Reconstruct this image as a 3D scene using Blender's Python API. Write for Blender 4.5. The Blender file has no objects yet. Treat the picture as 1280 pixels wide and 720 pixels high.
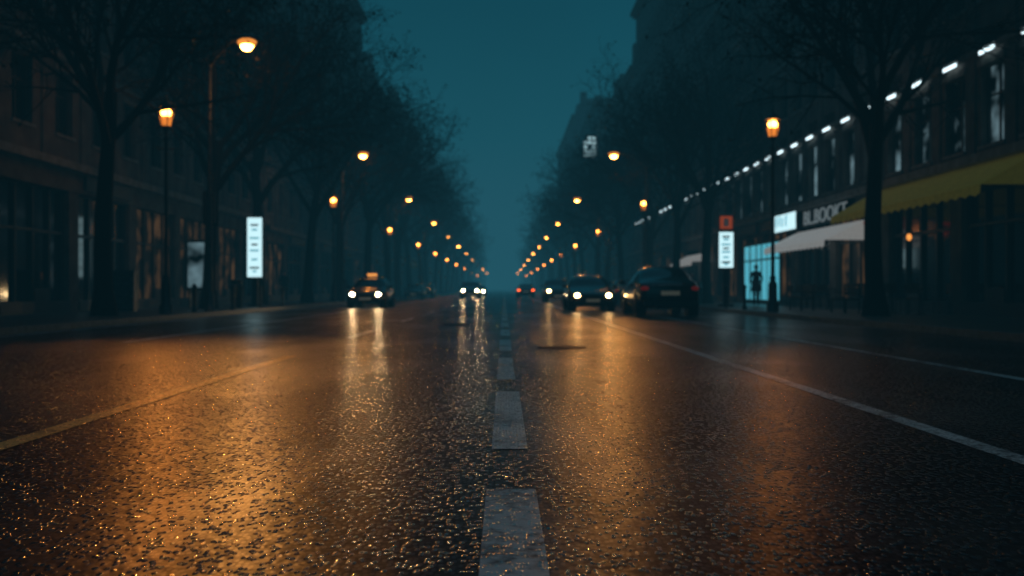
import bpy, math, random
from mathutils import Vector, Matrix
random.seed(7)
HAZE=True
S=bpy.context.scene
COL=S.collection
# ------------------------------------------------------------ materials
def mat(name, color=(.1,.1,.1), rough=.6, metal=0, emit=None, estr=0, noise=0, nscale=5, bump=0, bscale=30, spec=.5, nosample=False):
    m=bpy.data.materials.new(name); m.use_nodes=True
    nt=m.node_tree; b=nt.nodes['Principled BSDF']
    b.inputs['Base Color'].default_value=(*color,1); b.inputs['Roughness'].default_value=rough
    b.inputs['Metallic'].default_value=metal
    b.inputs['Specular IOR Level'].default_value=spec
    if emit:
        b.inputs['Emission Color'].default_value=(*emit,1); b.inputs['Emission Strength'].default_value=estr
        if estr<1.3 or nosample: m.cycles.emission_sampling='NONE'
    tc=nt.nodes.new('ShaderNodeTexCoord')
    if noise:
        n=nt.nodes.new('ShaderNodeTexNoise'); n.inputs['Scale'].default_value=nscale; n.inputs['Detail'].default_value=3
        nt.links.new(tc.outputs['Object'],n.inputs['Vector'])
        r=nt.nodes.new('ShaderNodeValToRGB')
        r.color_ramp.elements[0].position=.3; r.color_ramp.elements[1].position=.7
        r.color_ramp.elements[0].color=tuple(c*(1-noise) for c in color)+(1,)
        r.color_ramp.elements[1].color=tuple(min(1,c*(1+noise)) for c in color)+(1,)
        nt.links.new(n.outputs['Fac'],r.inputs['Fac']); nt.links.new(r.outputs['Color'],b.inputs['Base Color'])
    return m

def ramp(nt,src,p0,c0,p1,c1):
    r=nt.nodes.new('ShaderNodeValToRGB'); e=r.color_ramp.elements
    e[0].position=p0; e[0].color=(*c0,1) if len(c0)==3 else c0
    e[1].position=p1; e[1].color=(*c1,1) if len(c1)==3 else c1
    nt.links.new(src,r.inputs['Fac']); return r

def road_mat(name, paint=None, wear=.5):
    """coarse wet asphalt: a dark damp binder with rounded, water-filmed stone chips standing out of it"""
    m=bpy.data.materials.new(name); m.use_nodes=True; nt=m.node_tree; L=nt.links.new
    b=nt.nodes['Principled BSDF']; geo=nt.nodes.new('ShaderNodeNewGeometry')
    P=geo.outputs['Position']
    def noise(sc,det=4,ro=.55):
        n=nt.nodes.new('ShaderNodeTexNoise'); n.inputs['Scale'].default_value=sc; n.inputs['Detail'].default_value=det
        n.inputs['Roughness'].default_value=ro; L(P,n.inputs['Vector']); return n.outputs['Fac']
    def math_(op,a,bv,cl=False):
        n=nt.nodes.new('ShaderNodeMath'); n.operation=op; n.use_clamp=cl
        for i,v in enumerate((a,bv)):
            if isinstance(v,(int,float)): n.inputs[i].default_value=v
            else: L(v,n.inputs[i])
        return n.outputs[0]
    mv=nt.nodes.new('ShaderNodeMapping'); mv.inputs['Scale'].default_value=(50,24,1); L(P,mv.inputs['Vector'])
    vor=nt.nodes.new('ShaderNodeTexVoronoi'); vor.voronoi_dimensions='2D'; vor.inputs['Scale'].default_value=1
    L(mv.outputs[0],vor.inputs['Vector'])
    mp=nt.nodes.new('ShaderNodeMapping'); mp.inputs['Scale'].default_value=(1,.4,1); L(P,mp.inputs['Vector'])
    pn=nt.nodes.new('ShaderNodeTexNoise'); pn.inputs['Scale'].default_value=.6; pn.inputs['Detail'].default_value=4; L(mp.outputs[0],pn.inputs['Vector'])
    pud=ramp(nt,pn.outputs['Fac'],.50,(0,0,0),.66,(1,1,1)).outputs['Color']
    d=vor.outputs['Distance']
    sp=nt.nodes.new('ShaderNodeSeparateColor'); L(vor.outputs['Color'],sp.inputs[0]); rnd=sp.outputs[0]; rnd2=sp.outputs[1]
    chip=ramp(nt,d,.32,(1,1,1),.44,(0,0,0)).outputs['Color']
    sel=ramp(nt,rnd,.46,(.04,.04,.04),.54,(1,1,1)).outputs['Color']
    dome=math_('MAXIMUM',math_('SUBTRACT',.24,math_('MULTIPLY',d,d)),0.0)
    h=math_('MULTIPLY',math_('MULTIPLY',dome,3.0),math_('MULTIPLY',sel,math_('ADD',.3,math_('MULTIPLY',rnd2,1.3))))
    h=math_('ADD',h,math_('MULTIPLY',noise(14,2),.8))
    bp=nt.nodes.new('ShaderNodeBump'); bp.inputs['Distance'].default_value=.0062 if not paint else .0036
    L(h,bp.inputs['Height'])
    bs=math_('SUBTRACT',1.0,math_('MULTIPLY',pud,.5)); L(bs,bp.inputs['Strength'])
    L(bp.outputs['Normal'],b.inputs['Normal'])
    wetchip=math_('MULTIPLY',chip,sel)
    ro=math_('SUBTRACT',.33 if not paint else .36,math_('MULTIPLY',wetchip,.24)); L(ro,b.inputs['Roughness'])
    L(math_('ADD',math_('ADD',.03,math_('MULTIPLY',pud,.2)),math_('MULTIPLY',wetchip,.85)),b.inputs['Specular IOR Level'])
    asp=ramp(nt,math_('MULTIPLY',rnd2,chip),.0,(.008,.011,.016),.9,(.055,.066,.082)).outputs['Color']
    col=asp
    if paint:
        wn=ramp(nt,math_('ADD',math_('MULTIPLY',noise(14,6,.7),.6),math_('MULTIPLY',noise(1.3,3),.4)),wear-.07,(.12,.12,.12),wear+.06,(1,1,1)).outputs['Color']
        mx=nt.nodes.new('ShaderNodeMix'); mx.data_type='RGBA'; L(wn,mx.inputs[0]); L(col,mx.inputs[6]); mx.inputs[7].default_value=(*paint,1)
        col=mx.outputs[2]
    L(col,b.inputs['Base Color'])
    return m

M={}
M['asphalt']=road_mat('wet_asphalt')
M['paint']=road_mat('worn_white_paint',(.74,.77,.76),.47)
M['lampgold_paint']=road_mat('worn_paint_lamp_gold',(.80,.50,.16),.44)  # white line with the gold lamp reflection put into its colour
def paving():
    m=bpy.data.materials.new('wet_paving'); m.use_nodes=True; nt=m.node_tree; L=nt.links.new; b=nt.nodes['Principled BSDF']
    tc=nt.nodes.new('ShaderNodeNewGeometry')
    br=nt.nodes.new('ShaderNodeTexBrick'); br.inputs['Scale'].default_value=1.6; br.inputs['Mortar Size'].default_value=.012
    br.inputs['Color1'].default_value=(.06,.06,.06,1); br.inputs['Color2'].default_value=(.085,.085,.085,1); br.inputs['Mortar'].default_value=(.03,.03,.03,1)
    L(tc.outputs['Position'],br.inputs['Vector']); L(br.outputs['Color'],b.inputs['Base Color'])
    n=nt.nodes.new('ShaderNodeTexNoise'); n.inputs['Scale'].default_value=12; n.inputs['Detail'].default_value=3; L(tc.outputs['Position'],n.inputs['Vector'])
    bp=nt.nodes.new('ShaderNodeBump'); bp.inputs['Strength'].default_value=.4; bp.inputs['Distance'].default_value=.01; L(n.outputs['Fac'],bp.inputs['Height']); L(bp.outputs['Normal'],b.inputs['Normal'])
    b.inputs['Roughness'].default_value=.42
    return m
M['paving']=paving()
M['kerb']=mat('kerb_granite',(.13,.13,.125),.45,noise=.35,nscale=8)
M['ground']=mat('ground_dark',(.05,.05,.048),.8,noise=.3,nscale=.3)
def wallmat(name,c): return mat(name,c,.85,noise=.35,nscale=1.3)
WALLS=[wallmat('stone_brown',(.115,.10,.088)),wallmat('brick_dark',(.095,.078,.066)),wallmat('render_grey',(.105,.108,.108)),wallmat('stone_grey',(.12,.12,.113))]
M['trim']=mat('trim_stone',(.19,.187,.172),.7,noise=.3,nscale=3)
M['glass']=mat('window_glass',(.012,.016,.02),.1,spec=.6)
M['frame']=mat('window_frame',(.04,.04,.04),.5)
M['roof']=mat('roof_zinc',(.06,.065,.07),.5,noise=.3,nscale=2)
M['warmwin']=mat('window_lit_warm',(.03,.02,.01),.3,emit=(1,.5,.18),estr=.12)
M['shopglow']=mat('shop_interior_warm',(.05,.03,.02),.6,emit=(1,.48,.18),estr=.03)
def glowvar(m):
    nt=m.node_tree; b=nt.nodes['Principled BSDF']; g=nt.nodes.new('ShaderNodeNewGeometry'); n=nt.nodes.new('ShaderNodeTexNoise'); n.inputs['Scale'].default_value=1.1
    nt.links.new(g.outputs['Position'],n.inputs['Vector']); r=ramp(nt,n.outputs['Fac'],.42,(0,0,0),.7,(1,1,1)); q=nt.nodes.new('ShaderNodeMath'); q.operation='MULTIPLY'
    q.inputs[1].default_value=b.inputs['Emission Strength'].default_value*2.4; nt.links.new(r.outputs['Color'],q.inputs[0]); nt.links.new(q.outputs[0],b.inputs['Emission Strength'])
glowvar(M['shopglow'])
M['coolwin']=mat('window_cool',(.03,.05,.06),.15,emit=(.4,.65,.75),estr=.14); glowvar(M['coolwin'])
M['cyan']=mat('shop_interior_cyan',(.1,.3,.35),.4,emit=(.15,.75,.95),estr=.55)
M['strip']=mat('light_strip',(.8,.8,.8),.4,emit=(.72,.93,1),estr=2.2,nosample=True)
M['metal']=mat('painted_metal_dark',(.02,.022,.025),.4,metal=.3)
M['metal2']=mat('galvanised_metal',(.05,.055,.06),.45,metal=.7,noise=.3,nscale=6)
M['lamp']=mat('sodium_lens',(1,.6,.3),.4,emit=(1,.36,.055),estr=62)
M['lampfar']=mat('sodium_lens_far',(1,.6,.3),.4,emit=(1,.34,.045),estr=46,nosample=True)  # dimmer copy for distant lamps, left out of light sampling
M['lampdish']=mat('sodium_halo_dish',(.6,.4,.2),.4,emit=(1,.32,.045),estr=1.0)  # glowing dish added around the lens to stand in for an orange halo
M['lantern']=mat('lantern_glow',(1,.6,.3),.4,emit=(1,.31,.045),estr=28)
M['lanternfar']=mat('lantern_glow_far',(1,.6,.3),.4,emit=(1,.30,.04),estr=26,nosample=True)  # distant copy of the lantern glow, slightly dimmer and not sampled
M['lanternglass']=mat('lantern_frosted_glass',(.6,.3,.1),.4,emit=(1,.28,.035),estr=.8)
M['bark']=mat('bark_wet',(.018,.016,.014),.9,spec=.2)
M['leaf']=mat('dead_leaves',(.025,.021,.012),.9,spec=.2)
M['signwhite']=mat('lightbox_white',(.7,.8,.8),.3,emit=(.62,.93,1),estr=1.1)
M['signcyan']=mat('lightbox_cyan',(.3,.6,.7),.3,emit=(.2,.65,.8),estr=.5)
M['signdark']=mat('sign_print_dark',(.02,.05,.06),.5)
M['signred']=mat('sign_red_lit',(.5,.05,.02),.4,emit=(1,.16,.05),estr=.2)
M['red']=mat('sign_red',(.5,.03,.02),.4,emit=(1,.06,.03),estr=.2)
M['white']=mat('sign_white',(.7,.7,.68),.5)
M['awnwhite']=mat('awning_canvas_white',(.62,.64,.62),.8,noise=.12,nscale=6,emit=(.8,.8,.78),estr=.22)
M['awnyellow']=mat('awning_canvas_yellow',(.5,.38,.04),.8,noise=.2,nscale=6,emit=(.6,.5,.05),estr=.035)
M['letter']=mat('sign_letters',(.35,.37,.38),.5,emit=(.6,.75,.8),estr=.15)
M['orange']=mat('small_shop_lamp',(1,.5,.2),.4,emit=(1,.36,.07),estr=1.2)
M['tyre']=mat('tyre_rubber',(.015,.015,.015),.8)
M['rim']=mat('alloy_rim',(.3,.3,.31),.35,metal=.9)
M['carglass']=mat('car_glass',(.008,.01,.012),.05,spec=.8)
M['head']=mat('headlamp_on',(1,.9,.7),.2,emit=(1,.60,.22),estr=75)
M['headw']=mat('headlamp_on_bright',(1,.9,.7),.2,emit=(1,.68,.34),estr=190)
M['headoff']=mat('headlamp_off',(.3,.3,.3),.1)
M['tail']=mat('tail_lamp',(.35,.01,.01),.2,emit=(1,.04,.02),estr=.05)
M['tailon']=mat('tail_lamp_on',(.35,.01,.01),.2,emit=(1,.12,.02),estr=8,nosample=True)
M['plate']=mat('number_plate',(.5,.5,.42),.4,emit=(1,.9,.6),estr=.03)
M['black']=mat('black_plastic',(.012,.012,.012),.5)
M['wood']=mat('bench_wood',(.09,.05,.03),.6,noise=.4,nscale=10)
M['coat']=mat('coat_cloth',(.02,.022,.028),.9,noise=.3,nscale=20)
M['skin']=mat('skin',(.45,.28,.2),.5)
M['hair']=mat('hair',(.03,.02,.015),.7)

# ------------------------------------------------------------ mesh batch
class MB:
    def __init__(s): s.v=[];s.f=[];s.m=[];s.mats=[]
    def mi(s,m):
        if m not in s.mats: s.mats.append(m)
        return s.mats.index(m)
    def quad(s,a,b,c,d,m):
        i=len(s.v); s.v+= [a,b,c,d]; s.f.append((i,i+1,i+2,i+3)); s.m.append(s.mi(m))
    def poly(s,pts,m):
        i=len(s.v); s.v+=list(pts); s.f.append(tuple(range(i,i+len(pts)))); s.m.append(s.mi(m))
    def box(s,x0,x1,y0,y1,z0,z1,m):
        if x0>x1:x0,x1=x1,x0
        if y0>y1:y0,y1=y1,y0
        i=len(s.v)
        s.v+=[(x0,y0,z0),(x1,y0,z0),(x1,y1,z0),(x0,y1,z0),(x0,y0,z1),(x1,y0,z1),(x1,y1,z1),(x0,y1,z1)]
        k=s.mi(m)
        for q in ((0,3,2,1),(4,5,6,7),(0,1,5,4),(1,2,6,5),(2,3,7,6),(3,0,4,7)):
            s.f.append(tuple(i+j for j in q)); s.m.append(k)
    def tube(s,pts,rad,n,m,cap=True):
        k=s.mi(m); base=len(s.v); N=len(pts)
        up=Vector((0.13,0.31,1)).normalized()
        for i,p in enumerate(pts):
            p=Vector(p)
            d=(Vector(pts[min(i+1,N-1)])-Vector(pts[max(i-1,0)])).normalized()
            a=d.cross(up)
            if a.length<.2: a=d.cross(Vector((1,0,0)))
            a.normalize(); b=d.cross(a)
            for j in range(n):
                t=2*math.pi*j/n; q=p+(a*math.cos(t)+b*math.sin(t))*rad[i]; s.v.append(tuple(q))
        for i in range(N-1):
            for j in range(n):
                s.f.append((base+i*n+j,base+i*n+(j+1)%n,base+(i+1)*n+(j+1)%n,base+(i+1)*n+j)); s.m.append(k)
        if cap:
            s.f.append(tuple(base+j for j in range(n))); s.m.append(k)
            s.f.append(tuple(base+(N-1)*n+j for j in range(n))); s.m.append(k)
    def lathe(s,prof,n,m,c=(0,0,0)):
        s.tube([(c[0]+0,c[1],c[2]+z+i*1e-6) for i,(r,z) in enumerate(prof)],[max(r,.001) for r,z in prof],n,m)
    def ball(s,c,rx,ry,rz,m,nu=14,nv=8):
        k=s.mi(m); base=len(s.v)
        for i in range(nv+1):
            ph=math.pi*i/nv
            for j in range(nu):
                t=2*math.pi*j/nu
                s.v.append((c[0]+rx*math.sin(ph)*math.cos(t),c[1]+ry*math.sin(ph)*math.sin(t),c[2]+rz*math.cos(ph)))
        for i in range(nv):
            for j in range(nu):
                s.f.append((base+i*nu+j,base+(i+1)*nu+j,base+(i+1)*nu+(j+1)%nu,base+i*nu+(j+1)%nu)); s.m.append(k)
    def mesh(s,name,smooth=False):
        me=bpy.data.meshes.new(name); me.from_pydata(s.v,[],s.f)
        for m in s.mats: me.materials.append(m)
        me.polygons.foreach_set('material_index',s.m)
        if smooth: me.polygons.foreach_set('use_smooth',[True]*len(s.f))
        me.update(); return me
    def obj(s,name,parent=None,smooth=False,loc=(0,0,0),rz=0):
        return mkobj(name,s.mesh(name,smooth),parent,loc,rz)
def mkobj(name,me,parent=None,loc=(0,0,0),rz=0,sc=1):
    o=bpy.data.objects.new(name,me); COL.objects.link(o); o.location=loc; o.rotation_euler=(0,0,rz); o.scale=(sc,)*3
    if parent: o.parent=parent
    return o
def empty(name,loc=(0,0,0),rz=0,sc=1): 
    o=mkobj(name,None,None,loc,rz,sc); o.empty_display_size=.3; return o

F=1244.; CH=.85
KL,KR=-9.4,8.3; FL,FR=-14.,13.
YE=760
# ------------------------------------------------------------ ground, road
b=MB(); b.quad((-3000,-3000,-.02),(3000,-3000,-.02),(3000,3000,-.02),(-3000,3000,-.02),M['ground']); b.obj('ground')
b=MB(); b.quad((KL,-40,0),(KR,-40,0),(KR,YE,0),(KL,YE,0),M['asphalt']); b.obj('road')
for x0,x1,kx in ((FL-.5,KL-.16,KL),(KR+.16,FR+.5,KR)):
    b=MB(); b.box(x0,x1,-40,YE,-.1,.13,M['paving']); b.obj('pavement')
b=MB()
for a,c in ((KL-.16,KL),(KR,KR+.16)):
    y=-40
    while y<160: b.box(a,c,y,y+.99,-.1,.134,M['kerb']); y+=1
    b.box(a,c,160,YE,-.1,.134,M['kerb'])
b.obj('kerb')
b=MB()
def strip(x,w,y0,y1,z=.004,m='paint'):
    b.quad((x-w/2,y0,z),(x+w/2,y0,z),(x+w/2,y1,z),(x-w/2,y1,z),M[m])
p=F*CH/250.
strip(0.03,.21,1.8,p)
strip(0.03,.19,F*CH/200.,F*CH/128.)
k=F*CH/128.+1.1; 
while k<500:
    strip(0.02,.17,k,k+3.0); k+=4.4
strip(2.58,.13,-20,600)
strip(-2.72,.14,-20,F*CH/83.,m='lampgold_paint')
k=17.5
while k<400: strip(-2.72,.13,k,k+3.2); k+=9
strip(4.9,.12,-20,500)
strip(-6.1,.12,16,500)
strip(KL+.35,.1,-20,500)
b.obj('road_markings')
for X,Y in ((.85,14.6),(-1.2,24)):
    b=MB(); b.lathe([(.36,0),(.36,.012),(.31,.013),(.305,.008),(.001,.008)],32,M['black'])
    for i in range(-3,4):
        w=math.sqrt(.27**2-(i*.075)**2); b.box(-w,w,i*.075-.015,i*.075+.015,.008,.014,M['black'])
    b.obj('manhole_cover',loc=(X,Y,.002))

# ------------------------------------------------------------ buildings
def building(name,side,y0,y1,H,wall,bay=2.6,ground=4.5,special=False,detail=2,seed=0,xoff=0.,mans=True,storey=3.35):
    rnd=random.Random(seed)
    e=empty(name,((FL-xoff if side<0 else FR+xoff),y0,0))
    L=y1-y0; s=side; D=14.
    W=MB();G=MB();T=MB()
    def bx(B,d0,d1,a,c,z0,z1,m): B.box(s*d0,s*d1,a,c,z0,z1,m)
    bx(W,.36,D,0,L,0,H,wall)
    nb=max(2,round(L/bay)); bw=L/nb
    zs=[]; z=ground
    if special: zs.append((4.5,7.4,.5,2.15,.25)); z=7.9
    while z+storey<H-.4:
        zs.append((z,z+storey,1.15,2.0,.85)); z+=storey
    top=z
    bx(W,0,.36,0,L,top,H,wall)
    for i in range(nb+1):
        pw=(bw-1.25)/2
        a=max(0,i*bw-pw); c=min(L,i*bw+pw)
        bx(W,0,.36,a,c,ground,top,wall)
        if i%2==0 or detail>1: bx(W,-.06,0,max(0,i*bw-.22),min(L,i*bw+.22),ground,top,wall)
    for (za,zb,ww,wh,sill) in zs:
        for i in range(nb):
            cy=(i+.5)*bw; wa,wb=cy-.625,cy+.625
            wz0=za+sill; wz1=wz0+wh
            bx(W,.0,.36,wa,wb,za,wz0,wall)
            bx(W,.0,.36,wa,wb,wz1,zb,wall)
            r=rnd.random()
            gm=M['glass']
            if special and za==4.5: gm=M['coolwin']
            elif r<.012: gm=M['warmwin']
            bx(G,.26,.30,wa,wb,wz0,wz1,gm)
            if detail>0:
                bx(T,-.08,.02,wa-.08,wb+.08,wz0-.1,wz0-.003,M['trim'])
                bx(T,.2,.255,cy-.03,cy+.03,wz0,wz1,M['frame'])
                bx(T,.2,.252,wa,wb,wz0+wh*.62,wz0+wh*.62+.05,M['frame'])
                if detail>1:
                    bx(T,-.06,.02,wa-.1,wb+.1,wz1+.003,wz1+.2,M['trim'])
                    bx(T,.18,.258,wa,wa+.06,wz0,wz1,M['frame']); bx(T,.18,.258,wb-.06,wb,wz0,wz1,M['frame'])
        bx(T,-.14,-.062,0,L,zb-.14,zb,M['trim'])
    nsh=max(1,round(L/5.5)); sw=L/nsh
    for i in range(nsh):
        a=i*sw; c=a+sw
        bx(W,-.05,.36,a,a+.35,0,ground-.9,wall); bx(W,-.05,.36,c-.35,c,0,ground-.9,wall)
        bx(T,-.1,.36,a+.351,c-.351,0,.5,M['frame'])
        lit=rnd.random()
        gm=M['shopglow'] if lit<(.6 if side<0 else .5) and not (special and i<1) else M['glass']
        gz1=ground-.95
        bx(G,.2,.24,a+.351,c-.351,.5,gz1,gm)
        for q in (0.,.27,.52,.77,1.):
            yy=a+.40+(sw-.8)*q; bx(T,.1,.195,yy-.04,yy+.04,.5,gz1,M['frame'])
        bx(T,.1,.192,a+.36,c-.36,2.6,2.68,M['frame'])
        dy=a+.4+(sw-.8)*.64
        bx(T,.06,.19,dy-.5,dy+.5,.14,.9,M['frame'])
        if rnd.random()<.3:
            bx(T,-.22,-.1,a+.6,c-.6,ground-.78,ground-.3,M['signdark'])
    bx(W,-.1,.36,0,L,ground-.9,ground-.25,wall)
    bx(T,-.4,.36,0,L,ground-.25,ground-.003,M['trim'])
    bx(T,-.35,.0,0,L,H-.55,H-.3,M['trim']); bx(T,-.6,.2,0,L,H-.3,H+.003,M['trim'])
    if mans:
        T.quad((s*.3,0,H),(s*.3,L,H),(s*2.,L,H+2.8),(s*2.,0,H+2.8),M['roof'])
        T.quad((s*2.,0,H+2.8),(s*2.,L,H+2.8),(s*D,L,H+3.2),(s*D,0,H+3.2),M['roof'])
        for yy in (0,L): T.poly([(s*.3,yy,H),(s*2.,yy,H+2.8),(s*D,yy,H+3.2),(s*D,yy,H)],M['roof'])
        for i in range(0,nb,2):
            cy=(i+.5)*bw
            bx(T,.5,2.2,cy-.6,cy+.6,H+.3,H+2.,M['roof']); bx(G,.46,.5,cy-.42,cy+.42,H+.5,H+1.75,M['glass'])
    for i in range(2+int(L/18)):
        cy=rnd.uniform(2,L-2); bx(W,1.2,2.4,cy-.8,cy+.8,H,H+3.6+rnd.random()*1.5,wall)
    W.obj('walls',e); G.obj('windows',e); T.obj('trim_and_roof',e)
    return e
ys=[-12,22,58,98,132,170,205,250,300,350,410,480,560,640,760]
hs=[27,27.5,29,24.5,27,24,28,25,28,27,29,27,28,29]
for i in range(14):
    building('apartment_building',-1,ys[i],ys[i+1]-.02,hs[i]-1.5,WALLS[(i*3+1)%4],bay=(2.5,2.8,3.0)[i%3],detail=2 if ys[i]<90 else (1 if ys[i]<180 else 0),seed=i,mans=i%2==1,ground=(4.5,4.9,4.6)[i%3])
ysr=[-12,23.2,98,136,182,240,290,350,420,500,580,660,760]
hsr=[27,28,23,27,33,24,28,26,29,27,28,28]
for i in range(12):
    sp=(i==1)
    building('shop_building' if sp else 'office_building',1,ysr[i],ysr[i+1]-.02,hsr[i],WALLS[(0 if sp else (i*3+2)%4)],bay=2.2 if sp else (2.7,3.0)[i%2],special=sp,detail=2 if ysr[i]<90 else (1 if ysr[i]<180 else 0),seed=52+i,mans=(i%2==0))
e=empty('facade_light_row',(FR,23.2,0)); b=MB(); nb=34; bw=(98-23.22)/nb
for i in range(nb):
    c=(i+.5)*bw; b.box(-.16,-.142,c-.42,c+.42,7.19,7.29,M['strip']); b.box(-.2,-.161,c-.55,c+.55,7.325,7.37,M['metal'])
b.obj('light_strips',e)

# ------------------------------------------------------------ shop fronts on right facade
def awning(name,y0,y1,zt,zf,dx,m):
    e=empty(name,(FR,y0,0)); b=MB(); n=max(4,int((y1-y0)/.5)); L=y1-y0
    for i in range(n):
        a=L*i/n;c=L*(i+1)/n
        b.quad((-.12,a,zt),(-.12,c,zt),(-dx,c,zf),(-dx,a,zf),m)
        mid=(a+c)/2
        b.poly([(-dx,a,zf),(-dx,c,zf),(-dx-.01,c,zf-.2),(-dx-.01,mid,zf-.27),(-dx-.01,a,zf-.2)],m)
    b.poly([(-.12,0,zt),(-dx,0,zf),(-.12,0,zf)],m); b.poly([(-.12,L,zt),(-dx,L,zf),(-.12,L,zf)],m)
    b.obj('canvas',e)
    f=MB()
    for yy in (.05,L/2,L-.05): f.tube([(-.1,yy,zf-.1),(-dx+.02,yy,zf-.03)],[.02,.02],6,M['metal'])
    f.obj('arms',e)
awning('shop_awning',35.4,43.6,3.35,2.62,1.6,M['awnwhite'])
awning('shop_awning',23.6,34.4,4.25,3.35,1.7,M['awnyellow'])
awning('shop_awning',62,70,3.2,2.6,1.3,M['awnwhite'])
e=empty('shop_sign',(FR-.12,0,0)); b=MB(); b.box(-.1,0,36.2,42.7,3.5,4.22,M['signdark']); b.obj('board',e)
t=bpy.data.curves.new('letters','FONT'); t.body='BL.BOOKT'; t.size=.82; t.extrude=.02; t.align_x='LEFT'; t.materials.append(M['letter'])
o=bpy.data.objects.new('letters',t); COL.objects.link(o); o.parent=e; o.location=(-.12,42.4,3.58); o.rotation_euler=(math.pi/2,0,-math.pi/2); o.scale=(1.38,1,1)
e=empty('illuminated_shop_sign',(FR-.12,0,0)); b=MB(); b.box(-.22,0,43.1,47.2,3.42,4.5,M['metal']); b.box(-.24,-.221,43.2,47.1,3.5,4.42,M['signwhite'])
b.obj('lightbox',e)
b=MB(); 
for y,z0,z1 in ((46.2,3.7,4.2),(45.7,3.75,4.2),(45.2,3.7,4.1),(44.6,3.7,4.2)): b.box(-.25,-.241,y-.1,y+.1,z0,z1,M['signcyan'])
b.obj('print',e)
e=empty('lit_shop_entrance',(FR-.12,0,0)); b=MB()
b.box(0,.1,46.4,53.4,.13,3.25,M['frame']); b.box(-.02,-.001,46.6,48.6,.35,3.1,M['cyan']); b.box(-.02,-.001,48.8,50.6,.35,3.1,M['cyan']); b.box(-.02,-.001,50.9,53.2,.35,3.1,M['cyan'])
b.box(-.06,-.021,49.6,49.68,.35,3.1,M['frame']); b.box(-.06,-.021,46.5,53.3,2.3,2.38,M['frame']); b.box(-.06,-.021,51.9,52.0,.35,3.1,M['frame'])
b.obj('glazed_front',e)
for (y,z) in ((31.3,2.5),):
    e=empty('wall_lamp',(FR-.12,y,z)); b=MB(); b.box(-.16,0,-.04,.04,.12,.18,M['metal']); b.ball((-.14,0,0),.08,.08,.11,M['orange']); b.obj('lamp_glass',e,True)

# ------------------------------------------------------------ lamps
def street_lamp_mesh(armlen):
    me=MB(); H=8.95
    me.lathe([(.16,0),(.16,.5),(.12,.6),(.1,.7),(.085,4),(.06,8.2)],10,M['metal2'])
    pts=[(0,0,8.2)]
    for i in range(1,9):
        t=i/8; pts.append((armlen*t*1.0 ,0,8.2+ (H+.12-8.2)*math.sin(t*math.pi/2)))
    me.tube(pts,[.06-.02*i/8 for i in range(9)],8,M['metal2'])
    me.ball((armlen+.2,0,H+.19),.55,.24,.13,M['metal2'])
    me.ball((armlen+.28,0,H+.05),.33,.26,.16,M['lampdish'],12,6)
    out=[]
    for mm in ('lamp','lampfar'):
        lz=MB(); lz.ball((armlen+.28,0,H-.06),.22,.2,.19,M[mm],8,5); out.append(lz.mesh('lamp_lens',True))
    return me.mesh('pole_and_arm',True),out[0],out[1]
def lantern_mesh(H):
    me=MB()
    me.lathe([(.2,0),(.2,.25),(.15,.3),(.14,.9),(.09,1.0),(.1,1.1),(.065,1.2),(.05,H-.75),(.09,H-.7),(.05,H-.62),(.05,H-.45)],10,M['metal'])
    me.lathe([(.06,H-.45),(.12,H-.38),(.13,H-.3)],8,M['metal'])
    me.lathe([(.13,H-.30),(.19,H-.02)],8,M['lanternglass'])
    me.lathe([(.27,H+.24),(.26,H+.3),(.1,H+.44),(.03,H+.50),(.03,H+.6),(.001,H+.64)],8,M['metal'])
    for i in range(6):
        a=i*math.pi/3; me.tube([(.15*math.cos(a),.15*math.sin(a),H-.33),(.26*math.cos(a),.26*math.sin(a),H+.26)],[.014,.014],4,M['metal'])
    me.tube([(-.3,0,H-1.0),(.3,0,H-1.0)],[.02,.02],6,M['metal'])
    out=[]
    for mm in ('lantern','lanternfar'):
        lz=MB(); lz.ball((0,0,H+.10),.17,.17,.13,M[mm],8,4); out.append(lz.mesh('lantern_bulb'))
    return me.mesh('post_and_cap',True),out[0],out[1]
def beam(parent,loc,target,I,half,col=(1,.36,.07),r=.10):
    """extra spot added beside a lamp, aimed to make the wet road glitter"""
    l=bpy.data.lights.new('added_road_spot','SPOT'); l.energy=I*4*math.pi; l.color=col; l.spot_size=math.radians(half*2); l.spot_blend=1.0; l.shadow_soft_size=r
    o=bpy.data.objects.new('added_road_spot',l); COL.objects.link(o)
    w=Vector(loc); d=(Vector(target)-w).normalized(); q=d.to_track_quat('-Z','Y')
    o.rotation_mode='QUATERNION'
    o.parent=parent; pm=Matrix.Translation(parent.location)@parent.rotation_euler.to_matrix().to_4x4()
    o.matrix_parent_inverse=pm.inverted(); o.location=w; o.rotation_quaternion=q
sl={1:street_lamp_mesh(1.25-.28),-1:street_lamp_mesh(2.0-.28)}
zl=[6.,33.3,60.7,90,122,155,188,226,272,330,405,500]
for i,z in enumerate(zl):
    fr=2 if z>100 else 1
    e=empty('street_lamp',(-9.85,z,.13)); a=sl[1]; mkobj('pole_and_arm',a[0],e); mkobj('lamp_lens',a[fr],e)
    if z<70 and z>20: beam(e,(-8.6,z-.3,8.68),{1:(-1.9,3.2,0),2:(-2.,9,0)}[i],{1:175,2:40}[i],{1:17,2:12}[i],col=(1,.39,.08))
    if i>1:
        e=empty('street_lamp',(8.7,z+ (1 if i>2 else 0),.13),math.pi); a=sl[-1]; mkobj('pole_and_arm',a[0],e); mkobj('lamp_lens',a[fr],e)
        if z<100: beam(e,(6.7,z+(1 if i>2 else 0)-.3,8.68),{2:(.75,4.5,0),3:(.9,12,0)}[i],{2:110,3:80}[i],{2:9,3:8}[i],col=(1,.39,.08))
lm=lantern_mesh(6.0); 
zz_=[0,29,58,87,116,146,180,222,276,345]
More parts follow.
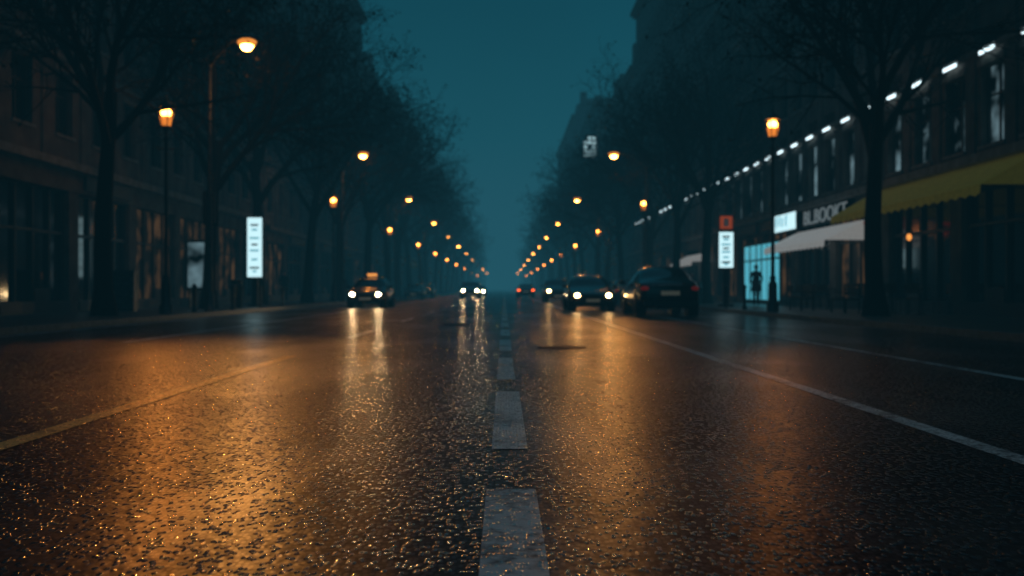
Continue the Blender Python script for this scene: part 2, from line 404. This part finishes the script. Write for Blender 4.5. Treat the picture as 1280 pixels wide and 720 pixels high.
for i,dz in enumerate(zz_):
    for X,Z in ((-10.05,29.6+dz),(8.75,32.4+dz*1.03)):
        e=empty('lantern_post',(X,Z,.13))
        mkobj('post_and_cap',lm[0],e); mkobj('lantern_bulb',lm[2 if i>1 else 1],e)
        if X<0: e.scale=(1,1,.98)
        if i==0: beam(e,(X,Z-.24,6.2),(X*.3,5,0),50 if X<0 else 15,14 if X<0 else 9,col=(1,.31,.05))

# ------------------------------------------------------------ trees
def gen_tree(seed,H=15,leaf=True,dense=1.0,sides=1):
    r=random.Random(seed); b=MB(); bark=M['bark']; lf=M['leaf']
    def rv(): return Vector((r.uniform(-1,1),r.uniform(-1,1),r.uniform(-1,1)))
    def grow(p,d,L,rad,lev):
        ns=(7,6,4,3,2)[lev]; n=(9,6,4,3,3)[lev]
        pts=[p.copy()];rs=[rad]; dd=d.copy()
        endf=(.62,.3,.3,.3,.4)[lev]
        for i in range(ns):
            dd=(dd+rv()*(.07,.17,.2,.25,.3)[lev]+Vector((0,0,(.05,.09,.05,.0,-.02)[lev]))).normalized()
            p=p+dd*(L/ns); pts.append(p.copy()); rs.append(rad*(1-(1-endf)*(i+1)/ns))
        if lev==0: rs[0]*=1.5
        b.tube(pts,rs,n,bark,cap=(lev<2))
        if lev==4:
            if leaf and r.random()<.6:
                for q in range(2):
                    c=p+rv()*.12; u=rv().normalized()*.07; w=rv().normalized()*.06
                    b.quad(tuple(c-u),tuple(c+w),tuple(c+u),tuple(c-w),lf)
            return
        cnt=(6,8,8,5)[lev]; cnt=int(round(cnt*(dense if lev>0 else 1)))
        for k in range(cnt):
            f=(.66 if lev==0 else .22)+( .34 if lev==0 else .78)*((k+r.random()*.6)/cnt)
            f=min(f,1); x=f*ns; i=min(int(x),ns-1); q=pts[i].lerp(pts[i+1],x-i)
            ax=dd.cross(rv()).normalized()
            ang=r.uniform(.45,.95) if lev>0 else r.uniform(.35,.9)
            loc=(pts[i+1]-pts[i]).normalized()
            nd=(loc*math.cos(ang)+loc.cross(ax).normalized()*math.sin(ang)).normalized()
            if lev==0:
                t=k*2.4+r.uniform(-.4,.4); nd=Vector((math.cos(t)*math.sin(ang),math.sin(t)*math.sin(ang),math.cos(ang)))
            grow(q,nd,L*(1.02,.58,.54,.5)[lev]*r.uniform(.75,1.15)*(1.25-.45*f if lev>0 else 1),max(.011,rs[i]*(.68,.56,.6,.7)[lev]),lev+1)
    grow(Vector((0,0,-.1)),Vector((r.uniform(-.05,.05),r.uniform(-.05,.05),1)),H*.42,H*.018,0)
    return b
TB=[gen_tree(s,15) for s in (11,23,37,41)]
TM=[t.mesh('bare_tree_mesh',False) for t in TB]
k=0
for X,zs_ in ((-11.0,(17,27.3,37,46,54.5,65,76,88,100,113,126,139)),(10.2,(15,27.2,50.7,59,70,82,94,107,120,134))):
    for z in zs_:
        sc=random.uniform(1.0,1.2) if X<0 else random.uniform(.92,1.05)
        if z>75: sc*=1.12
        mkobj('bare_tree',TM[k%4],None,(X*(.95 if z>75 else 1)+random.uniform(-.3,.3),z,.12),random.uniform(0,6.28),sc); k+=1
low=[gen_tree(s,15,leaf=True,dense=.62) for s in (5,9)]
D=MB(); D.mi(M['bark']); D.mi(M['leaf'])
for X in (-10.6,9.9):
    z=150
    while z<350:
        t=low[k%2]; k+=1; a=random.uniform(0,6.28); ca,sa=math.cos(a),math.sin(a); sc=random.uniform(1.1,1.35); base=len(D.v)
        D.v+=[(X+(x*ca-y*sa)*sc,z+(x*sa+y*ca)*sc,.1+zz*sc) for x,y,zz in t.v]
        D.f+=[tuple(base+i for i in f) for f in t.f]
        D.m+=[D.mi(t.mats[m]) for m in t.m]; z+=16 if z<260 else 26
D.obj('distant_trees')

# ------------------------------------------------------------ vehicles
def car(name,X,Y,rev,paintc,kind='sedan',head='head',tail='tail',sc=1.0,taxi=False,rz=0):
    e=empty(name,(X,Y+2.25*sc,0),rz+(math.pi if rev else 0),sc)
    P=mat('car_paint',paintc,.22,metal=.3,noise=.08,nscale=3); P.node_tree.nodes['Principled BSDF'].inputs['Coat Weight'].default_value=.8
    if kind=='sedan':
        st=[(-2.27,.36,.52,.56,.70,.55),(-2.18,.24,.66,.70,.82,.66),(-1.45,.2,.80,.86,.89,.74),(-.95,.19,.89,.95,.9,.76),(-.3,.19,.94,1.37,.9,.62),(.45,.19,.95,1.46,.9,.63),(1.05,.19,.96,1.40,.9,.61),(1.62,.2,.97,1.06,.89,.68),(2.1,.26,.95,1.0,.85,.66),(2.26,.38,.84,.88,.78,.6)]
        cab=(3,7); ws=(3,4); rw=(6,7)
    else:
        st=[(-2.27,.38,.62,.70,.72,.58),(-2.18,.27,.80,.88,.84,.68),(-1.5,.24,.93,1.0,.9,.76),(-1.05,.23,1.0,1.08,.91,.77),(-.45,.23,1.02,1.53,.91,.68),(.4,.23,1.03,1.62,.91,.69),(1.4,.24,1.05,1.6,.91,.67),(2.0,.26,1.05,1.45,.88,.63),(2.2,.32,1.0,1.06,.85,.66),(2.27,.4,.8,.84,.8,.6)]
        cab=(3,8); ws=(3,4); rw=(7,8)
    v=[];f=[];mi=[]; 
    for (y,zb,zt,zr,w,wr) in st:
        half=[(0,zb),(w*.86,zb),(w*.98,zb+.13),(w,zb+(zt-zb)*.55),(w*.96,zt),(wr+.03,zr-.05 if zr-zt>.2 else (zt+zr)/2+.01),(wr*.8,zr),(0,zr+.03)]
        ring=half+[(-a,c) for a,c in half[-2:0:-1]]
        v+=[(a,y,c) for a,c in ring]
    n=14
    for i in range(len(st)-1):
        for j in range(n):
            f.append((i*n+j,i*n+(j+1)%n,(i+1)*n+(j+1)%n,(i+1)*n+j))
            g=0
            if j in (4,9) and cab[0]<=i<cab[1]: g=1
            if j in (5,6,7,8) and (i==ws[0] or i==rw[0]): g=1
            mi.append(g)
    f.append(tuple(range(n))[::-1]); mi.append(0); f.append(tuple((len(st)-1)*n+j for j in range(n))); mi.append(0)
    me=bpy.data.meshes.new('body'); me.from_pydata(v,[],f); me.materials.append(P); me.materials.append(M['carglass'])
    me.polygons.foreach_set('material_index',mi); me.polygons.foreach_set('use_smooth',[True]*len(f)); me.update()
    o=mkobj('body',me,e); md=o.modifiers.new('s','SUBSURF'); md.levels=2; md.render_levels=2
    for wx in (-1,1):
        for wy in (-1.42,1.38):
            r=.33 if kind=='sedan' else .36
            b=MB(); x0=wx*.68
            b.tube([(wx*.6,wy,r+.03),(wx*.895,wy,r+.03)],[r+.07,r+.07],22,M['black'])
            b.obj('wheel_arch',e)
            b=MB(); b.tube([(x0,wy,r),(wx*.71,wy,r),(wx*.89,wy,r),(wx*.915,wy,r)],[r-.02,r,r,r-.03],24,M['tyre'])
            b.tube([(wx*.90,wy,r),(wx*.922,wy,r)],[r*.62,r*.6],18,M['rim'])
            for q in range(5):
                a=q*math.pi*2/5; b.tube([(wx*.93,wy,r),(wx*.93,wy+math.cos(a)*r*.56,r+math.sin(a)*r*.56)],[.04,.025],5,M['black'])
            b.obj('wheel',e)
        b=MB(); b.ball((wx*1.0,-.72,st[3][2]+.1),.1,.07,.07,P); b.tube([(wx*.86,-.72,st[3][2]+.03),(wx*.97,-.72,st[3][2]+.07)],[.025,.02],6,M['black']); b.obj('wing_mirror',e,True)
    hz=.63 if kind=='sedan' else .76
    b=MB()
    for wx in (-1,1):
        b.ball((wx*.6,-2.17,hz),.16,.1,.085,M['headoff']); b.ball((wx*.6,-2.235,hz),.1,.06,.07,M[head],8,5)
        b.ball((wx*.66,2.15,hz+.16),.17,.09,.08,M[tail],8,5)
    b.obj('lights',e,True)
    b=MB(); b.box(-.42,.42,-2.29,-2.24,hz-.14,hz+.04,M['black']); b.box(-.7,.7,-2.30,-2.2,.3,.42,M['black'])
    b.box(-.26,.26,-2.32,-2.301,.38,.49,M['plate']); b.box(-.26,.26,2.25,2.3,.6,.72,M['plate']); b.box(-.75,.75,2.2,2.29,.3,.45,M['black'])
    b.obj('grille_and_bumpers',e)
    if taxi:
        b=MB(); b.box(-.22,.22,.15,.3,1.5,1.62,M['orange']); b.obj('taxi_sign',e)
    return e
car('parked_car',5.25,31.4,True,(.012,.013,.016),'sedan','headoff','tail',sc=1.12)
car('car',3.4,38.,False,(.02,.02,.022),'sedan','head','tail',sc=1.0)
car('car',3.5,64,False,(.03,.03,.035),'suv','head','tail')
car('car',-6.35,45.5,False,(.02,.025,.03),'sedan','headw','tail',taxi=True)
car('car',-3.0,88,False,(.1,.1,.1),'suv','headw','tail')
car('car',-3.1,120,False,(.1,.1,.1),'sedan','headw','tail')
car('parked_car',7.2,46.5,True,(.03,.01,.01),'suv','headoff','tail')
car('parked_car',7.2,57,True,(.05,.05,.055),'sedan','headoff','tail')
car('parked_car',7.2,72,True,(.02,.02,.03),'suv','headoff','tail')
car('car',2.2,100,True,(.02,.02,.03),'sedan','headoff','tailon')
car('parked_car',-8.4,92,False,(.03,.03,.03),'sedan','headoff','tail')
car('parked_car',-8.4,105,False,(.06,.06,.06),'suv','headoff','tail')

# ------------------------------------------------------------ signs / furniture
def totem(name,X,Y,w,z0,z1,red=False):
    e=empty(name,(X,Y,.13)); b=MB()
    b.box(-w/2-.05,w/2+.05,-.09,.09,z0-.08,z1+.06,M['metal']); b.box(-.12,.12,-.07,.07,.1,z0-.08,M['metal']); b.box(-w/2,w/2,-.15,.15,0,.1,M['metal']); b.obj('case',e)
    b=MB(); 
    for s in (-1,1): b.box(-w/2,w/2,s*.091,s*.1,z0,z1,M['signwhite'])
    b.obj('lightbox',e)
    b=MB(); H=z1-z0
    for q,(fz,ww) in enumerate(((.88,.25),(.8,.18),(.66,.3),(.55,.2),(.45,.28),(.3,.2),(.16,.3),(.1,.12))):
        b.box(-ww*w*1.1,ww*w,-.106,-.101,z0+H*fz-.05,z0+H*fz+.03,M['signcyan'] if q%3 else M['signdark'])
    b.obj('print',e)
    if red:
        b=MB(); b.box(-w/2,w/2,-.09,.09,z1+.1,z1+.72,M['metal']); b.box(-w/2+.04,w/2-.04,-.1,-.091,z1+.14,z1+.68,M['signred']); b.box(-.1,.1,-.105,-.101,z1+.25,z1+.57,M['white']); b.obj('red_panel',e)
totem('advertising_totem',-10.5,42,.62,1.25,3.75)
totem('bus_stop_totem',9.4,42.2,.6,1.65,3.15,True)
e=empty('poster_board',(-11.6,37.6,.13)); b=MB(); b.box(-.4,.4,-.06,.06,.7,2.6,M['metal']); b.box(-.33,.33,-.07,-.061,.8,2.5,M['coolwin']); b.box(-.3,-.24,-.05,.05,0,.7,M['metal']); b.box(.24,.3,-.05,.05,0,.7,M['metal']); b.obj('board',e)
e=empty('traffic_light',(-10.06,34,.13)); b=MB(); b.lathe([(.11,0),(.11,.4),(.06,.5),(.055,4.0)],10,M['metal'])
b.box(-.2,.2,-.16,.14,3.0,4.05,M['black'])
for z in (3.2,3.53,3.86): b.tube([(0,.14,z),(0,.32,z-.01)],[.13,.14],14,M['black'],cap=False)
b.box(-.26,.26,.141,.155,2.92,4.12,M['black']); b.obj('pole_and_head',e)
e=empty('yield_sign',(12.0,32.5,.13)); b=MB(); b.tube([(0,0,0),(0,0,2.95)],[.03,.03],8,M['metal2'])
b.poly([(-.3,-.05,2.92),(0,-.05,2.4),(.3,-.05,2.92)],M['red']); b.poly([(-.3,-.035,2.92),(0,-.035,2.4),(.3,-.035,2.92)],M['metal2']); b.poly([(-.13,-.055,2.83),(0,-.055,2.6),(.13,-.055,2.83)],M['white']); b.obj('post_and_plate',e)
e=empty('illuminated_blade_sign',(12.1,140,21.0)); b=MB(); b.box(-.95,.9,-.1,.1,-1.6,1.6,M['metal'])
for i in range(3):
    for j in range(5):
        if (i,j) in ((1,2),(0,4)): continue
        b.box(-.85+i*.58,-.85+i*.58+.46,-.12,-.101,-1.5+j*.6,-1.5+j*.6+.42,M['signwhite'])
b.obj('panels',e)
def bench(X,Y,rz):
    e=empty('park_bench',(X,Y,.13),rz); b=MB()
    for i in range(4): b.box(-.8,.8,-.22+i*.115,-.22+i*.115+.09,.43,.46,M['wood'])
    for i in range(3): b.box(-.8,.8,.25+i*.03,.275+i*.03,.55+i*.13,.65+i*.13,M['wood'])
    for s in (-.65,.65):
        b.box(s-.025,s+.025,-.2,-.16,0,.425,M['metal']); b.box(s-.025,s+.025,.2,.24,0,.9,M['metal']); b.box(s-.02,s+.02,-.2,.2,.39,.425,M['metal']); b.box(s-.02,s+.02,-.2,.24,.62,.65,M['metal'])
    b.obj('slats_and_legs',e)
for X,Y in ((10.2,34.2),(10.6,31.0),(-11.8,49)): bench(X,Y,math.pi/2*(1 if X<0 else -1))
def cafe(X,Y):
    e=empty('cafe_table',(X,Y,.13)); b=MB(); b.lathe([(.22,0),(.2,.02),(.03,.04),(.025,.72),(.35,.72),(.35,.75)],16,M['metal']); b.obj('table',e)
    for a in (0,2.2,4.1):
        c=empty('cafe_chair',(X+.65*math.cos(a),Y+.65*math.sin(a),.13),a-math.pi/2); b=MB()
        b.box(-.2,.2,-.2,.2,.44,.47,M['wood']); b.box(-.2,.2,.19,.21,.62,.9,M['wood'])
        for sx in (-.18,.18):
            b.tube([(sx,-.17,0),(sx,-.17,.44)],[.012,.012],5,M['metal']); b.tube([(sx,.2,0),(sx,.2,.9)],[.012,.012],5,M['metal'])
        b.obj('seat_and_legs',c)
for Y in (28.5,30.5,36.5,39): cafe(11.9,Y)
def litter_bin(X,Y):
    e=empty('litter_bin',(X,Y,.13)); b=MB(); b.lathe([(.2,0),(.22,.05),(.25,.8),(.27,.82),(.27,.86),(.2,.9),(.2,1.0),(.26,1.02),(.2,1.1),(.001,1.12)],14,M['metal']); b.obj('bin_body',e,True)
litter_bin(-10.3,38.3); litter_bin(9.3,48)
for X,Y in ((-9.8,31.5),(-9.8,36),(-9.8,40),(-9.8,44),(8.7,36),(8.7,39),(8.7,45)):
    e=empty('bollard',(X,Y,.13)); b=MB(); b.lathe([(.09,0),(.09,.1),(.06,.14),(.06,.75),(.08,.78),(.08,.84),(.03,.9),(.001,.92)],10,M['metal']); b.obj('bollard_post',e,True)
e=empty('utility_cabinet',(-12.6,33,.13)); b=MB(); b.box(-.4,.4,-.2,.2,.08,1.3,M['metal2']); b.box(-.44,.44,-.24,.24,1.3,1.36,M['metal2']); b.box(-.38,.38,-.18,.18,0,.08,M['metal']); b.box(-.01,.01,-.21,-.2,.15,1.25,M['black']); b.obj('cabinet',e)

# ------------------------------------------------------------ people
def person(X,Y,rz,walk=.12,z=.13,sc=1.0):
    e=empty('pedestrian',(X,Y,z),rz,sc)
    V=[(0,0,.96),(0,.0,1.15),(0,.01,1.36),(0,.0,1.50),(0,-.01,1.56),
       (.17,.0,1.42),(.25,.05,1.16),(.2,-.09,.97),(-.17,.0,1.42),(-.25,.05,1.16),(-.2,-.09,.97),
       (.09,0,.88),(.1,-walk*.7,.5),(.1,-walk,.1),(.1,-walk-.16,.04),
       (-.09,0,.88),(-.1,walk*.3,.5),(-.1,walk*1.3,.12),(-.1,walk*1.3-.14,.045)]
    E=[(0,1),(1,2),(2,3),(3,4),(2,5),(5,6),(6,7),(2,8),(8,9),(9,10),(0,11),(11,12),(12,13),(13,14),(0,15),(15,16),(16,17),(17,18)]
    R=[(.15,.12),(.14,.11),(.17,.12),(.06,.06),(.055,.055),(.075,.075),(.055,.055),(.04,.04),(.075,.075),(.055,.055),(.04,.04),(.1,.1),(.07,.07),(.048,.05),(.045,.04),(.1,.1),(.07,.07),(.048,.05),(.045,.04)]
    me=bpy.data.meshes.new('body'); me.from_pydata(V,E,[]); me.materials.append(M['coat']); o=mkobj('body',me,e)
    o.modifiers.new('Skin','SKIN')
    if len(o.data.skin_vertices):
        for i,r in enumerate(R): o.data.skin_vertices[0].data[i].radius=r
        o.data.skin_vertices[0].data[0].use_root=True
    o.modifiers['Skin'].use_smooth_shade=True
    s=o.modifiers.new('Sub','SUBSURF'); s.levels=1; s.render_levels=2
    b=MB(); n=16; prof=[(.15,.11,1.2),(.18,.14,1.0),(.21,.17,.8),(.23,.19,.62)]; k=b.mi(M['coat'])
    for rx,ry,zz in prof:
        for j in range(n):
            t=2*math.pi*j/n; q=1+.04*math.sin(5*t); b.v.append((rx*q*math.cos(t),ry*q*math.sin(t),zz))
    for i in range(3):
        for j in range(n): b.f.append((i*n+j,i*n+(j+1)%n,(i+1)*n+(j+1)%n,(i+1)*n+j)); b.m.append(k)
    b.obj('coat_skirt',e,True)
    b=MB(); b.ball((0,-.02,1.65),.078,.095,.12,M['skin']); b.ball((0,-.115,1.64),.014,.02,.024,M['skin'],8,6); b.ball((0,-.1,1.6),.03,.012,.008,M['red'],8,4)
    for s_ in (-1,1): b.ball((s_*.08,0,1.65),.012,.02,.03,M['skin'],8,6); b.ball((s_*.03,-.105,1.67),.012,.008,.007,M['black'],8,4)
    b.ball((0,.015,1.69),.088,.098,.105,M['hair']); b.obj('head',e,True)
    return e
person(11.3,44.6,math.pi*.9,sc=1.03)
person(11.5,61,0.2); person(11.2,62,.0,walk=.18)
person(-11.3,70,0); person(-10.6,84,math.pi,walk=.2); person(-12.6,57,.3)

# ------------------------------------------------------------ haze volume
if HAZE:
    b=MB(); b.box(-120,120,-45,900,-3,55,M['ground']); hz=b.obj('haze_air')
    hm=bpy.data.materials.new('night_haze'); hm.use_nodes=True; nt=hm.node_tree; nt.nodes.clear()
    out=nt.nodes.new('ShaderNodeOutputMaterial'); ab=nt.nodes.new('ShaderNodeVolumeAbsorption'); em=nt.nodes.new('ShaderNodeEmission'); ad=nt.nodes.new('ShaderNodeAddShader')
    SG=.0026
    ab.inputs['Color'].default_value=(0,0,0,1); ab.inputs['Density'].default_value=SG
    em.inputs['Color'].default_value=(.015,.088,.124,1); em.inputs['Strength'].default_value=SG
    nt.links.new(ab.outputs[0],ad.inputs[0]); nt.links.new(em.outputs[0],ad.inputs[1]); nt.links.new(ad.outputs[0],out.inputs['Volume'])
    hz.data.materials.clear(); hz.data.materials.append(hm)

# ------------------------------------------------------------ world
w=bpy.data.worlds.new('World'); S.world=w; w.use_nodes=True; nt=w.node_tree; L=nt.links.new
bg=nt.nodes['Background']; tc=nt.nodes.new('ShaderNodeTexCoord'); sx=nt.nodes.new('ShaderNodeSeparateXYZ'); L(tc.outputs['Generated'],sx.inputs[0])
r=nt.nodes.new('ShaderNodeValToRGB'); e=r.color_ramp.elements
e[0].position=0; e[0].color=(.02,.09,.12,1); e[1].position=.9; e[1].color=(.016,.075,.12,1)
x=e.new(.15); x.color=(.003,.072,.102,1); x=e.new(.32); x.color=(.0,.042,.068,1)
L(sx.outputs['Z'],r.inputs['Fac'])
nz=nt.nodes.new('ShaderNodeTexNoise'); nz.inputs['Scale'].default_value=3; nz.inputs['Detail'].default_value=4; L(tc.outputs['Generated'],nz.inputs['Vector'])
rr=ramp(nt,nz.outputs['Fac'],.3,(.85,.85,.85),.7,(1.1,1.1,1.1))
mx=nt.nodes.new('ShaderNodeMix'); mx.data_type='RGBA'; mx.blend_type='MULTIPLY'; mx.inputs[0].default_value=1
L(r.outputs['Color'],mx.inputs[6]); L(rr.outputs['Color'],mx.inputs[7]); L(mx.outputs[2],bg.inputs['Color']); bg.inputs['Strength'].default_value=1.0
sl_=bpy.data.lights.new('moonlight','SUN'); sl_.energy=.02; sl_.angle=math.radians(15); sl_.color=(.5,.8,1); so=bpy.data.objects.new('moonlight',sl_); COL.objects.link(so); so.rotation_euler=(math.radians(35),0,math.radians(20))

# ------------------------------------------------------------ camera
c=bpy.data.cameras.new('camera'); co=bpy.data.objects.new('camera',c); COL.objects.link(co); S.camera=co
co.location=(0,0,CH); co.rotation_euler=(math.pi/2,0,0)
c.sensor_width=36; c.lens=F/1280*36; c.shift_x=10/1280; c.shift_y=2/1280
c.clip_start=.05; c.clip_end=6000
c.dof.use_dof=True; c.dof.focus_distance=4.4; c.dof.aperture_fstop=2.0
S.view_settings.view_transform='Standard'; S.view_settings.look='None'; S.view_settings.exposure=0
